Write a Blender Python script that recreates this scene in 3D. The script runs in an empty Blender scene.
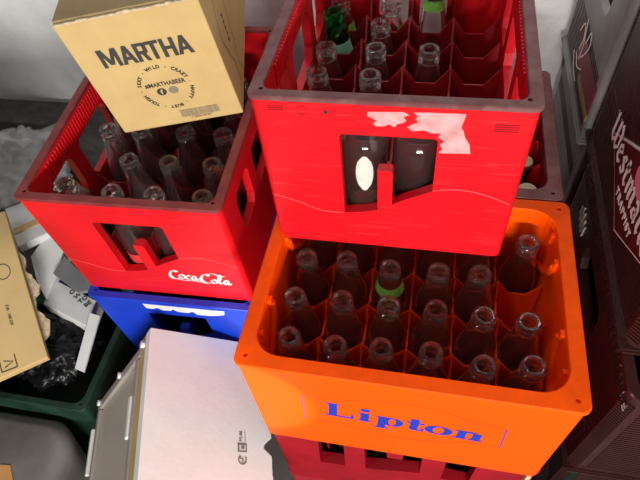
import bpy, bmesh, math, random
from mathutils import Vector, Matrix, Euler
random.seed(7)
S = bpy.context.scene
COL = S.collection
PI = math.pi

# ------------------------------------------------------------------ materials
def new_mat(name):
    m = bpy.data.materials.new(name); m.use_nodes = True
    nt = m.node_tree; nt.nodes.clear()
    out = nt.nodes.new('ShaderNodeOutputMaterial')
    return m, nt, out

def N(nt, typ, **kw):
    n = nt.nodes.new(typ)
    for k, v in kw.items():
        if hasattr(n, k): setattr(n, k, v)
        else: n.inputs[k].default_value = v
    return n

def surf(name, color, rough=.4, var=.15, scale=18, spec=.5, bump=.0, bscale=60, metal=0, dust=None, dust_amt=0, dscale=9, scratch=0):
    """noise-varied plastic / card / paint"""
    m, nt, out = new_mat(name); L = nt.links
    b = N(nt, 'ShaderNodeBsdfPrincipled'); b.inputs['Roughness'].default_value = rough
    b.inputs['Specular IOR Level'].default_value = spec; b.inputs['Metallic'].default_value = metal
    tc = N(nt, 'ShaderNodeTexCoord')
    nz = N(nt, 'ShaderNodeTexNoise'); nz.inputs['Scale'].default_value = scale; nz.inputs['Detail'].default_value = 5
    L.new(tc.outputs['Object'], nz.inputs['Vector'])
    rmp = N(nt, 'ShaderNodeValToRGB')
    c = color
    rmp.color_ramp.elements[0].color = (c[0]*(1-var), c[1]*(1-var), c[2]*(1-var), 1); rmp.color_ramp.elements[0].position = .3
    rmp.color_ramp.elements[1].color = (min(1,c[0]*(1+var)), min(1,c[1]*(1+var)), min(1,c[2]*(1+var)), 1); rmp.color_ramp.elements[1].position = .7
    L.new(nz.outputs['Fac'], rmp.inputs['Fac'])
    colour = rmp.outputs['Color']
    def blend(fac_socket, dc, amt, lo, hi):
        nonlocal colour
        r2 = N(nt, 'ShaderNodeMapRange'); r2.inputs['From Min'].default_value = lo; r2.inputs['From Max'].default_value = hi
        r2.inputs['To Max'].default_value = amt
        L.new(fac_socket, r2.inputs['Value'])
        mx = N(nt, 'ShaderNodeMix', data_type='RGBA')
        L.new(r2.outputs['Result'], mx.inputs['Factor']); L.new(colour, mx.inputs['A']); mx.inputs['B'].default_value = (*dc, 1)
        colour = mx.outputs['Result']
    if dust:
        n2 = N(nt, 'ShaderNodeTexNoise'); n2.inputs['Scale'].default_value = dscale; n2.inputs['Detail'].default_value = 8; n2.inputs['Roughness'].default_value = .7
        L.new(tc.outputs['Object'], n2.inputs['Vector']); blend(n2.outputs['Fac'], dust, dust_amt, .45, .7)
    if scratch:
        mp = N(nt, 'ShaderNodeMapping'); mp.inputs['Scale'].default_value = (9, 9, 160); mp.inputs['Rotation'].default_value = (0, .05, 0)
        L.new(tc.outputs['Object'], mp.inputs['Vector'])
        n3 = N(nt, 'ShaderNodeTexNoise'); n3.inputs['Scale'].default_value = 2; n3.inputs['Detail'].default_value = 6
        L.new(mp.outputs['Vector'], n3.inputs['Vector']); blend(n3.outputs['Fac'], (min(1,c[0]*.8+.25), c[1]+.2, c[2]+.2), scratch, .6, .75)
    L.new(colour, b.inputs['Base Color'])
    if bump:
        n4 = N(nt, 'ShaderNodeTexNoise'); n4.inputs['Scale'].default_value = bscale; n4.inputs['Detail'].default_value = 4
        L.new(tc.outputs['Object'], n4.inputs['Vector'])
        bp = N(nt, 'ShaderNodeBump'); bp.inputs['Strength'].default_value = bump; bp.inputs['Distance'].default_value = .004
        L.new(n4.outputs['Fac'], bp.inputs['Height']); L.new(bp.outputs['Normal'], b.inputs['Normal'])
    L.new(b.outputs['BSDF'], out.inputs['Surface'])
    return m

def glass(name, tint, rough=.0, dirt=.014, thin=.08, haze=(.6, .6, .58)):
    """bottle glass with a trace of dust"""
    m, nt, out = new_mat(name); L = nt.links
    g = N(nt, 'ShaderNodeBsdfGlass'); g.inputs['Color'].default_value = (*tint, 1); g.inputs['Roughness'].default_value = rough; g.inputs['IOR'].default_value = 1.5
    df = N(nt, 'ShaderNodeBsdfDiffuse'); df.inputs['Color'].default_value = (*haze, 1)
    tr = N(nt, 'ShaderNodeBsdfTransparent'); tr.inputs['Color'].default_value = (*tint, 1)
    m1 = N(nt, 'ShaderNodeMixShader'); m1.inputs['Fac'].default_value = thin; L.new(g.outputs[0], m1.inputs[1]); L.new(tr.outputs[0], m1.inputs[2])
    m2 = N(nt, 'ShaderNodeMixShader'); m2.inputs['Fac'].default_value = dirt; L.new(m1.outputs[0], m2.inputs[1]); L.new(df.outputs[0], m2.inputs[2])
    L.new(m2.outputs[0], out.inputs['Surface'])
    return m

def film(name, color, opacity, rough=.2):
    m, nt, out = new_mat(name); L = nt.links
    b = N(nt, 'ShaderNodeBsdfPrincipled'); b.inputs['Base Color'].default_value = (*color, 1); b.inputs['Roughness'].default_value = rough
    tr = N(nt, 'ShaderNodeBsdfTransparent')
    ms = N(nt, 'ShaderNodeMixShader'); ms.inputs['Fac'].default_value = opacity
    L.new(tr.outputs[0], ms.inputs[1]); L.new(b.outputs[0], ms.inputs[2]); L.new(ms.outputs[0], out.inputs['Surface'])
    return m

M = {}
M['red'] = surf('red_plastic', (.62, .006, .012), .36, .10, 14, .3, scratch=.10)
M['red_in'] = surf('shade_toned_red_divider', (.26, .003, .008), .45, .10)  # divider red darkened in colour for the shade inside the crate
M['red_rim'] = surf('worn_red_rim', (.15, .035, .036), .6, .25, 40, dust=(.17, .12, .11), dust_amt=.6, dscale=40)
M['coke_rim'] = surf('worn_coke_rim', (.20, .016, .016), .55, .25, 40, dust=(.16, .06, .06), dust_amt=.4, dscale=40)
M['wave'] = surf('pale_red_relief', (.80, .09, .10), .4, .1)
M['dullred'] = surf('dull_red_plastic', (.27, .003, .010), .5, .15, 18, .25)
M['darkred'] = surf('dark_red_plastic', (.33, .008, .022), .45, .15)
M['orange'] = surf('orange_plastic', (.93, .076, .0003), .45, .05, 10, .12)
M['orange_rim'] = surf('orange_rim', (.88, .084, .0006), .5, .10, 50, .12)
M['blue'] = surf('blue_plastic', (.005, .04, .50), .4, .12)
M['green'] = surf('dark_green_plastic', (.006, .030, .018), .5, .2, dust=(.05, .08, .06), dust_amt=.4)
M['deepgreen'] = surf('deep_green_plastic', (.004, .012, .010), .5, .2, 18, .25)
M['brown'] = surf('brown_plastic', (.036, .010, .009), .26, .2, 12, .5, dust=(.05, .02, .018), dust_amt=.4, bump=.15, bscale=120)
M['brown_rib'] = surf('brown_rib', (.036, .010, .009), .3, .2, 12, .5)
M['scuff'] = surf('grey_scuff', (.42, .37, .35), .8, .3, 60)
M['farcrate'] = surf('dusty_dark_crate', (.16, .155, .15), .45, .25, 8, dust=(.32, .31, .30), dust_amt=.7, dscale=6)
M['fardark'] = surf('maroon_panel', (.15, .012, .018), .4, .2)
M['gold'] = surf('gold_stripe', (.22, .16, .06), .5, .1)
M['black'] = surf('black_hole', (.008, .008, .009), .6, .1)
M['tan'] = surf('kraft_card', (.52, .365, .155), .8, .06, 25, .2, bump=.10, bscale=40)
M['flap'] = surf('shade_toned_flap', (.27, .19, .10), .85, .1, 25, .1)  # flap tone darkened in colour to stand for the unlit box top
M['tan_edge'] = surf('torn_card_edge', (.50, .40, .26), .9, .3, 120, .1)
M['card'] = surf('brown_card', (.60, .42, .19), .8, .10, 14, .2, dust=(.42, .28, .11), dust_amt=.35, dscale=14)
M['ink'] = surf('black_ink', (.035, .033, .03), .7, .1)
M['inkgrey'] = surf('grey_ink', (.22, .18, .12), .7, .2)
M['markgrey'] = surf('grey_mark', (.20, .20, .17), .7, .1)
M['blueink'] = surf('blue_ink', (.008, .03, .36), .45, .08)
M['outline'] = surf('outline_ink', (.30, .05, .01), .5, .1)
M['white'] = surf('white_foam', (.78, .82, .805), .75, .03, 30, .2, bump=.06, bscale=110)
M['whitecard'] = surf('white_card', (.62, .62, .61), .7, .08, 20, .2)
M['greycard'] = surf('grey_card', (.16, .165, .17), .7, .12)
M['whiteink'] = surf('white_print', (.85, .80, .78), .5, .05)
M['pinkink'] = surf('worn_white_print', (.75, .62, .58), .5, .15)
M['residue'] = surf('paper_residue', (.60, .27, .27), .8, .3, 60)
M['bagblack'] = surf('black_bag', (.004, .004, .005), .35, .2, 18, .22)
M['tub'] = surf('grey_tub', (.34, .30, .27), .35, .12, 8, .5)
M['tubpanel'] = surf('grey_tub_panel', (.50, .43, .37), .3, .06, 6, .5)
M['clip'] = surf('white_clip', (.75, .74, .72), .4, .05)
M['yellow'] = surf('yellow_liner', (.50, .36, .12), .5, .1)
M['binm'] = surf('dusty_grey_bin', (.20, .185, .175), .32, .2, 6, .5, dust=(.1, .085, .08), dust_amt=.6, dscale=8)
M['bagclear'] = film('clear_film', (.7, .7, .7), .30, .15)
M['glass'] = glass('clear_glass', (.96, .97, .965))
M['glassw'] = glass('warm_clear_glass', (.96, .955, .95))
M['glassg'] = glass('green_glass', (.30, .78, .45), haze=(.05, .2, .1))
M['glassdk'] = glass('brown_glass', (.30, .12, .05), haze=(.1, .06, .04))
M['labelgreen'] = surf('mint_label', (.22, .60, .40), .6, .1, 60)
M['labellime'] = surf('lime_label', (.22, .55, .07), .6, .2, 80)
M['labelred'] = surf('red_label', (.55, .03, .03), .6, .1, 80)
M['pale_label_glint'] = surf('pale_label_and_glint', (.55, .56, .50), .6, .1, 80)  # pale paper, also the colour of a painted bottle reflection
M['liquid'] = surf('amber_dregs', (.55, .16, .02), .3, .3, 60)
M['cap'] = surf('cream_crown_cap', (.60, .52, .33), .4, .1, metal=.2)
M['label_orange'] = surf('faded_orange_sticker', (.55, .28, .10), .6, .1)
M['dirt'] = surf('grimy_board', (.05, .045, .04), .9, .4, 30)

def wall_mat():
    m, nt, out = new_mat('painted_block_wall'); L = nt.links
    b = N(nt, 'ShaderNodeBsdfPrincipled'); b.inputs['Roughness'].default_value = .6
    tc = N(nt, 'ShaderNodeTexCoord')
    n1 = N(nt, 'ShaderNodeTexNoise'); n1.inputs['Scale'].default_value = 3; n1.inputs['Detail'].default_value = 8
    L.new(tc.outputs['Object'], n1.inputs['Vector'])
    r = N(nt, 'ShaderNodeValToRGB'); r.color_ramp.elements[0].color = (.60, .60, .59, 1); r.color_ramp.elements[0].position = .35
    r.color_ramp.elements[1].color = (.84, .84, .825, 1); r.color_ramp.elements[1].position = .6
    L.new(n1.outputs['Fac'], r.inputs['Fac']); L.new(r.outputs['Color'], b.inputs['Base Color'])
    n2 = N(nt, 'ShaderNodeTexNoise'); n2.inputs['Scale'].default_value = 14; n2.inputs['Detail'].default_value = 6
    L.new(tc.outputs['Object'], n2.inputs['Vector'])
    bp = N(nt, 'ShaderNodeBump'); bp.inputs['Strength'].default_value = .35; bp.inputs['Distance'].default_value = .02
    L.new(n2.outputs['Fac'], bp.inputs['Height']); L.new(bp.outputs['Normal'], b.inputs['Normal'])
    L.new(b.outputs[0], out.inputs['Surface']); return m
M['wall'] = wall_mat()
M['floor'] = surf('concrete_floor', (.09, .085, .08), .85, .3, 6, .3, bump=.3, bscale=30)

# ------------------------------------------------------------------ mesh helpers
def link(name, me, mat=None, parent=None, smooth=False):
    o = bpy.data.objects.new(name, me); COL.objects.link(o)
    if mat: me.materials.append(M[mat])
    if parent: o.parent = parent
    if smooth:
        for p in me.polygons: p.use_smooth = True
    return o

def bm_obj(name, bm, mat, parent=None, smooth=False, bevel=0, angle=None):
    bmesh.ops.recalc_face_normals(bm, faces=bm.faces)
    me = bpy.data.meshes.new(name); bm.to_mesh(me); bm.free()
    o = link(name, me, mat, parent, smooth)
    if smooth and angle: me.set_sharp_from_angle(angle=math.radians(angle))
    if bevel:
        md = o.modifiers.new('bevel', 'BEVEL'); md.width = bevel; md.segments = 2; md.limit_method = 'ANGLE'
    return o

def thing(name, label, cat, loc=(0, 0, 0), rot=(0, 0, 0), group=None):
    o = bpy.data.objects.new(name, None); COL.objects.link(o)
    o.empty_display_size = .02
    o.location = loc; o.rotation_euler = rot
    o['label'] = label; o['category'] = cat
    if group: o['group'] = group
    return o

def tag(o, label, cat, group=None):
    o['label'] = label; o['category'] = cat
    if group: o['group'] = group
    return o

def structure(o):
    o['kind'] = 'structure'; return o

def copy_thing(root, loc, rot, label, group=None, scale=None):
    r = root.copy(); COL.objects.link(r); r.location = loc; r.rotation_euler = rot
    if scale: r.scale = scale
    r['label'] = label
    if group: r['group'] = group
    for ch in root.children:
        c = ch.copy(); COL.objects.link(c); c.parent = r
        for g in ch.children:
            d = g.copy(); COL.objects.link(d); d.parent = c
    return r

def box(bm, x0, x1, y0, y1, z0, z1, mtx=None):
    vs = [bm.verts.new(p) for p in ((x0,y0,z0),(x1,y0,z0),(x1,y1,z0),(x0,y1,z0),(x0,y0,z1),(x1,y0,z1),(x1,y1,z1),(x0,y1,z1))]
    if mtx:
        for v in vs: v.co = mtx @ v.co
    for f in ((0,3,2,1),(4,5,6,7),(0,1,5,4),(1,2,6,5),(2,3,7,6),(3,0,4,7)): bm.faces.new([vs[i] for i in f])
    return vs

def prism(bm, poly, a, b, axis='y', mtx=None):
    """poly in the two other axes (in x,y,z order), pushed from a to b along axis"""
    def P(u, v, w):
        p = Vector({'y': (u, w, v), 'x': (w, u, v), 'z': (u, v, w)}[axis]); return mtx @ p if mtx else p
    A = [bm.verts.new(P(u, v, a)) for u, v in poly]; B = [bm.verts.new(P(u, v, b)) for u, v in poly]
    n = len(poly); bm.faces.new(A); bm.faces.new(B[::-1])
    for i in range(n): bm.faces.new((A[i], B[i], B[(i+1) % n], A[(i+1) % n]))

def rrect(w, d, r, n=6):
    """rounded rectangle outline, counter-clockwise"""
    pts = []
    for k, (sx, sy) in enumerate(((1,-1),(1,1),(-1,1),(-1,-1))):
        cx, cy = sx*(w/2-r), sy*(d/2-r)
        for i in range(n+1):
            a = -PI/2 + k*PI/2 + i/n*PI/2
            pts.append((cx+r*math.cos(a), cy+r*math.sin(a)))
    return pts

def loft(bm, rings, cap0=True, cap1=True, closed=False):
    R = [[bm.verts.new(p) for p in ring] for ring in rings]
    n = len(R[0]); pairs = list(zip(R, R[1:])) + ([(R[-1], R[0])] if closed else [])
    for A, B in pairs:
        for i in range(n): bm.faces.new((A[i], A[(i+1) % n], B[(i+1) % n], B[i]))
    if not closed:
        if cap0: bm.faces.new(R[0][::-1])
        if cap1: bm.faces.new(R[-1])

def lathe(bm, prof, seg=28, mtx=None, arc=None):
    rings = []
    for r, z in prof:
        ring = []
        for i in range(seg):
            a = 2*PI*i/seg if arc is None else arc[0] + (arc[1]-arc[0])*i/(seg-1)
            p = Vector((r*math.cos(a), r*math.sin(a), z)); ring.append(mtx @ p if mtx else p)
        rings.append(ring)
    V = [[bm.verts.new(p) for p in ring] for ring in rings]
    m = seg if arc is None else seg-1
    for A, B in zip(V, V[1:]):
        for i in range(m): bm.faces.new((A[i], A[(i+1) % seg], B[(i+1) % seg], B[i]))
    return V

def tube(bm, pts, r, seg=8):
    pts = [Vector(p) for p in pts]; rings = []
    for i, p in enumerate(pts):
        t = (pts[min(i+1, len(pts)-1)] - pts[max(i-1, 0)]).normalized()
        u = t.cross(Vector((0, 0, 1)));
        if u.length < 1e-3: u = t.cross(Vector((1, 0, 0)))
        u.normalize(); v = t.cross(u)
        rings.append([p + r*(math.cos(2*PI*k/seg)*u + math.sin(2*PI*k/seg)*v) for k in range(seg)])
    loft(bm, rings)

def cut(o, cutter_bm):
    """boolean difference baked into the mesh"""
    bmesh.ops.recalc_face_normals(cutter_bm, faces=cutter_bm.faces)
    cm = bpy.data.meshes.new('cut'); cutter_bm.to_mesh(cm); cutter_bm.free()
    co = bpy.data.objects.new('cut', cm); COL.objects.link(co)
    par = o.parent; o.parent = None
    md = o.modifiers.new('b', 'BOOLEAN'); md.operation = 'DIFFERENCE'; md.solver = 'EXACT'; md.object = co
    bpy.context.view_layer.update()
    dg = bpy.context.evaluated_depsgraph_get()
    me = bpy.data.meshes.new_from_object(o.evaluated_get(dg))
    o.modifiers.remove(md); old = o.data; o.data = me
    bpy.data.meshes.remove(old); bpy.data.objects.remove(co); bpy.data.meshes.remove(cm)
    o.parent = par
    return o

def text_bm(bm, s, mtx, size, bold=0, align='CENTER', depth=.0003, sx=1.0, spacing=1.0):
    """flat lettering as mesh, laid in the XY plane and moved by mtx"""
    c = bpy.data.curves.new('t', 'FONT'); c.body = s; c.size = size; c.offset = bold; c.align_x = align; c.align_y = 'CENTER'
    c.extrude = depth; c.space_character = spacing; c.resolution_u = 4
    o = bpy.data.objects.new('t', c); COL.objects.link(o)
    bpy.context.view_layer.update()
    me = bpy.data.meshes.new_from_object(o.evaluated_get(bpy.context.evaluated_depsgraph_get()))
    me.transform(mtx @ Matrix.Diagonal((sx, 1, 1, 1)))
    bm.from_mesh(me)
    bpy.data.objects.remove(o); bpy.data.curves.remove(c); bpy.data.meshes.remove(me)

def catmull(pts, n=8):
    out = []
    P = [pts[0]] + list(pts) + [pts[-1]]
    for i in range(1, len(P)-2):
        for k in range(n):
            t = k/n; a, b, c, d = P[i-1], P[i], P[i+1], P[i+2]
            out.append(tuple(.5*((2*b[j]) + (-a[j]+c[j])*t + (2*a[j]-5*b[j]+4*c[j]-d[j])*t*t + (-a[j]+3*b[j]-3*c[j]+d[j])*t**3) for j in range(2)))
    out.append(tuple(pts[-1])); return out

def pen(bm, pts, mtx, thick, thin, nib=.6, smooth=True, depth=.0003):
    """a stroke of a broad-nibbed pen: ribbon whose width follows its direction"""
    q = catmull(pts) if smooth and len(pts) > 2 else list(pts)
    Ls, Rs = [], []
    for i, p in enumerate(q):
        a, b = q[max(i-1, 0)], q[min(i+1, len(q)-1)]
        dx, dy = b[0]-a[0], b[1]-a[1]; l = math.hypot(dx, dy) or 1; dx /= l; dy /= l
        w = thin + (thick-thin)*abs(math.sin(math.atan2(dy, dx)-nib))**1.5
        Ls.append((p[0]-dy*w/2, p[1]+dx*w/2)); Rs.append((p[0]+dy*w/2, p[1]-dx*w/2))
    top = [bm.verts.new(mtx @ Vector((x, y, depth))) for x, y in Ls]; bot = [bm.verts.new(mtx @ Vector((x, y, depth))) for x, y in Rs]
    for i in range(len(q)-1): bm.faces.new((top[i], bot[i], bot[i+1], top[i+1]))

def face_front(x, z, y=-.0007):          # plane on a -y facing wall
    return Matrix.Translation((x, y, z)) @ Matrix.Rotation(PI/2, 4, 'X')
def face_left(x, y, z):                  # plane on a -x facing wall, reading towards -y
    return Matrix.Translation((x, y, z)) @ Matrix(((0,0,-1,0),(-1,0,0,0),(0,1,0,0),(0,0,0,1)))

# ------------------------------------------------------------------ crates
def crate_shell(name, w, d, h, mat, parent, wall=.013, r_out=.010, r_in=.016, taper=0, floor_t=.010, rim_t=.005, end_wall=None):
    bm = bmesh.new()
    ww = 2*wall; wd = 2*(end_wall or wall)
    k = 2*taper
    rings = [[(x, y, 0) for x, y in rrect(w-k-.004, d-k-.004, r_out)], [(x, y, .003) for x, y in rrect(w-k, d-k, r_out)],
             [(x, y, h-rim_t) for x, y in rrect(w, d, r_out)],
             [(x, y, h-rim_t) for x, y in rrect(w-ww, d-wd, r_in)], [(x, y, floor_t+.01) for x, y in rrect(w-ww-.002, d-wd-.002, r_in)],
             [(x, y, floor_t) for x, y in rrect(w-ww-.012, d-wd-.012, r_in)]]
    loft(bm, rings)
    return bm_obj(name, bm, mat, parent)

def crate_rim(w, d, h, mat, parent, wall=.013, r_out=.010, r_in=.016, rim_t=.005, end_wall=None, holes=True, over=.002):
    bm = bmesh.new(); wd = 2*(end_wall or wall); ww = 2*wall
    rings = []
    for (ow, z, r) in ((over, h-rim_t, r_out), (over, h-.0012, r_out), (over-.0015, h, r_out)):
        rings.append([(x, y, z) for x, y in rrect(w+2*ow, d+2*ow, r)])
    for (iw, z) in ((.001, h), (0, h-.0012), (0, h-rim_t)):
        rings.append([(x, y, z) for x, y in rrect(w-ww+2*iw, d-wd+2*iw, r_in)])
    loft(bm, rings, closed=True)
    o = bm_obj('rim', bm, mat, parent)
    if holes:
        cb = bmesh.new()
        for sx in (-1, 1):
            for sy in (-1, 1):
                lathe_pts = [(sx*(w/2-.012)+.0028*math.cos(a), sy*(d/2-.012)+.0028*math.sin(a)) for a in [i*PI/5 for i in range(10)]]
                prism(cb, lathe_pts, h-.0035, h+.01, 'z')
        cut(o, cb)
    return o

def grid(nx, ny, px, py, z0, zt, dip, t, mat, parent):
    """cell divider: plates between the bottles, their tops peaking at every crossing and dipping in between"""
    bm = bmesh.new()
    lx, ly = nx*px/2, ny*py/2
    def prof(n, p, l):
        top = []
        for i in range(n+1):
            u = -l + i*p
            top.append((u, zt))
            if i < n: top += [(u+p*.30, zt-dip), (u+p*.70, zt-dip)]
        return [(-l, z0)] + top + [(l, z0)]
    for i in range(1, ny):
        y = -ly + i*py; prism(bm, prof(nx, px, lx), y-t/2, y+t/2, 'y')
    for i in range(1, nx):
        x = -lx + i*px; prism(bm, prof(ny, py, ly), x-t/2, x+t/2, 'x')
    return bm_obj('divider', bm, mat, parent)

def window_poly(f=1):
    return [(.0965,.196),(.0995,.199),(.2005,.199),(.2035,.196),(.2035,.118),(.186,.108),(.172,.100),(.1565,.089),(.1565,.144),(.155,.146),(.140,.146),(.1385,.144),(.1385,.077),(.12,.071),(.0965,.067)]

CH = .2466
def coke_crate(label, loc, rot, mat, rim_mat, grid_mat, gripped=True):
    w, d, h = .3, .4, CH
    t = thing('bottle_crate', label, 'crate', loc, rot)
    body = crate_shell('crate_body', w, d, h, mat, t, wall=.012, r_in=.012)
    cb = bmesh.new()
    prism(cb, [(x-.15, z) for x, z in window_poly()], -d/2-.02, -d/2+.03, 'y')
    prism(cb, [(.15-x, z) for x, z in window_poly()], d/2-.03, d/2+.02, 'y')
    # the two long sides: handle opening with rounded ends
    def opening(y0, y1, top): return [(y0, .140), (y0+.008, .126), (y1-.008, .126), (y1, .140), (y1, top-.010), (y1-.008, top), (y0+.008, top), (y0, top-.010)]
    ops = [opening(-.146, -.080, .206), opening(-.052, .052, .204), opening(.080, .146, .206)]
    for s in (-1, 1):
        for op in ops: prism(cb, op, s*(w/2)-.03, s*(w/2)+.03, 'x')
    cut(body, cb)
    crate_rim(w, d, h, rim_mat, t, wall=.012, r_in=.012)
    # ribbed grips along the inner side of both handle bars
    for s in (-1, 1):
        g = bmesh.new()
        for i in range(37):
            y = -.135 + i*.0075

            tilt = .0015
            prism(g, [(y, .209), (y+.0046, .209), (y+.0046+tilt, .238), (y+tilt, .238)], s*.1385-.0028, s*.1385+.0028, 'x')
        bm_obj('handle_grip', g, mat, t, bevel=.0008)
    # low relief line sweeping across the front, one run each side of the window
    for pts in ([(.006,.092),(.035,.082),(.066,.068),(.095,.0665)], [(.2045,.119),(.225,.1235),(.25,.122),(.275,.114),(.294,.105)]):
        bm = bmesh.new(); q = catmull(pts, 6)
        lo = [(x-.15, z-.0006) for x, z in q]; hi = [(x-.15, z+.0006) for x, z in q][::-1]
        prism(bm, lo+hi, -d/2-.0003, -d/2+.003, 'y')
        bm_obj('relief_line', bm, 'wave' if mat == 'red' else mat, t)
    # moulded marks near the front left corner
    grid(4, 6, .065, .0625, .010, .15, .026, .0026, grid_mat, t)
    return t

def place(q):
    """floor centre of a crate from its front left floor corner and rotation"""
    R = Euler(q[3:6], 'XYZ').to_matrix()
    return tuple(Vector(q[:3]) + R @ Vector((.15, .2, 0))), q[3:6]

# ---- the Coca-Cola crate
CQ = (-.5562, .0283, -.1772, .0509, .0018, .0306)
cloc, crot = place(CQ)
coke = coke_crate('red bottle crate with white cursive drink logo on its front, carrying the cardboard box', cloc, crot, 'red', 'coke_rim', 'red_in')
CM = Matrix.Translation(cloc) @ Euler(crot, 'XYZ').to_matrix().to_4x4()

def coca_logo(parent):
    bm = bmesh.new()
    mt = face_front(-.15+.1725, .0505, -.2003) @ Matrix.Rotation(.015, 4, 'Z')
    u = .0073
    def s(pts, th=.30, tn=.09, dx=0, dy=0, k=1): pen(bm, [((p[0]*k+dx)*u, (p[1]*k+dy)*u) for p in pts], mt, th*u, tn*u, .45)
    C = [(2.2,2.9),(1.7,3.5),(.9,3.1),(.3,2.0),(.1,.9),(.6,.1),(1.5,.05),(2.3,.6)]
    o = [(1.0,1.75),(.4,1.5),(.1,.8),(.4,.1),(1.0,.2),(1.3,.9),(1.0,1.6),(.7,1.75)]
    c = [(1.1,1.4),(.8,1.75),(.3,1.3),(.1,.6),(.4,.05),(.9,.2),(1.3,.7)]
    a = [(1.1,1.5),(.7,1.8),(.25,1.3),(.1,.6),(.35,.05),(.8,.4),(1.1,1.6),(1.05,.5),(1.3,.05),(1.7,.5)]
    l = [(.2,.6),(.9,1.8),(1.3,3.2),(1.0,3.7),(.6,2.6),(.4,.9),(.6,.05),(1.1,.5)]
    s(C, .85, .14, 0, .9); s([(2.2,3.8),(2.45,4.3),(2.0,4.5),(1.55,3.9)], .3, .12, -.2, 0)
    s(o, .62, .12, 2.1, 1.2); s(c, .62, .12, 3.6, .95); s(a, .62, .12, 4.9, .8)
    s([(6.6,1.75),(7.2,1.8)], .5, .3)
    s(C, .95, .14, 7.0, .0, 1.05); s([(9.2,3.0),(9.7,4.1),(10.6,4.15),(11.6,3.5),(13.0,3.4)], .32, .10)
    s(o, .62, .12, 9.3, .05); s(l, .55, .12, 10.7, .05); s(a, .62, .12, 12.1, -.05)
    s([(1.0,.95),(3.0,.45),(5.0,.45),(6.8,.2)], .38, .10)
    return bm_obj('logo', bm, 'whiteink', parent)
coca_logo(coke)

# ---- the red crate standing across the orange one
RQ = (-.1904, .0488, -.0085, 0, 0, .0051)
rloc, rrot = place(RQ)
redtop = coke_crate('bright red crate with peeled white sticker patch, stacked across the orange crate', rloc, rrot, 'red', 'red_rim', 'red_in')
RM = Matrix.Translation(rloc) @ Euler(rrot, 'XYZ').to_matrix().to_4x4()
def jag(poly):
    bm = bmesh.new(); prism(bm, [(x-.15, z) for x, z in poly], -.2004, -.1985, 'y'); bm_obj('sticker_residue', bm, 'residue', redtop)
jag([(.1285,.2315),(.146,.2325),(.166,.2335),(.172,.230),(.166,.2275),(.169,.222),(.166,.2195),(.160,.2175),(.157,.213),(.151,.2165),(.146,.2135),(.137,.2130),(.134,.2165),(.138,.2205),(.133,.2235),(.128,.2262)])
jag([(.176,.2335),(.190,.2345),(.205,.2345),(.218,.2350),(.2285,.2345),(.2275,.2275),(.2255,.2170),(.2285,.2120),(.231,.2035),(.2365,.1950),(.2375,.1890),(.239,.1815),(.228,.1810),(.212,.1800),(.2055,.1805),(.209,.1855),(.206,.1925),(.2105,.1970),(.203,.2025),(.206,.2080),(.196,.2075),(.188,.2110),(.176,.2090),(.170,.2140),(.177,.2190),(.182,.2215),(.178,.2250),(.181,.2285)])
bm = bmesh.new()
for (x, z) in ((.0285,.231),):
    for k in range(3): box(bm, x-.15-.009, x-.15+.009, -.2004, -.199, z-.003+k*.0025, z-.0018+k*.0025)
bm_obj('moulded_mark', bm, 'dullred', redtop); bm = bmesh.new()
for k in range(4): box(bm, .258-.15, .283-.15, -.2004, -.199, .2225-k*.0028, .2237-k*.0028)
bm_obj('moulded_mark', bm, 'dullred', redtop); bm = bmesh.new()
q = [(.0575+.0055*math.cos(a), .229+.0055*math.sin(a)) for a in [i*PI/8 for i in range(17)]]
for a, b in zip(q, q[1:]): prism(bm, [(a[0]-.15, a[1]), (b[0]-.15, b[1]), (b[0]-.15, b[1]+.0009), (a[0]-.15, a[1]+.0009)], -.2004, -.199, 'y')
bm_obj('moulded_mark', bm, 'dullred', redtop)
bm = bmesh.new(); prism(bm, [(.0835-.15+.0022*math.cos(a), .2285+.0022*math.sin(a)) for a in [i*PI/5 for i in range(10)]], -.2005, -.199, 'y')
bm_obj('drill_hole', bm, 'black', redtop)

# ---- blue crate below the Coca-Cola crate
bz = CQ[2] - CH + .004
blue = coke_crate('blue bottle crate with torn white label strip, underneath the red logo crate', (cloc[0]+.002, cloc[1]-.004, cloc[2]-CH), crot, 'blue', 'blue', 'blue')
bm = bmesh.new()
strip = [(.098,.2330),(.100,.2180),(.112,.2170),(.122,.2225),(.130,.2150),(.146,.2165),(.150,.2230),(.157,.2150),(.176,.2140),(.186,.2210),(.192,.2105),(.214,.2110),(.232,.2150),(.243,.2200),(.246,.2330)]
prism(bm, [(x-.15, z) for x, z in strip], -.2004, -.1985, 'y'); bm_obj('torn_label', bm, 'whitecard', blue)

# ---- plain crates of the 400 x 300 kind
def plain_crate(label, loc, rotz, mat, rim_mat, h=.25, windows=None, nx=6, ny=4, wall=.018, divider=True, name='bottle_crate'):
    w, d = .4, .3
    t = thing(name, label, 'crate', loc, (0, 0, rotz))
    b = crate_shell('crate_body', w, d, h, mat, t, wall=wall, r_in=.022)
    if windows:
        cb = bmesh.new()
        for poly in windows: prism(cb, [(x-.2, z) for x, z in poly], -d/2-.02, -d/2+.04, 'y')
        cut(b, cb)
    crate_rim(w, d, h, rim_mat, t, wall=wall, r_in=.022)
    if divider: grid(nx, ny, .06, .0625, .010, .17, .026, .0026, mat, t)
    return t

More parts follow.
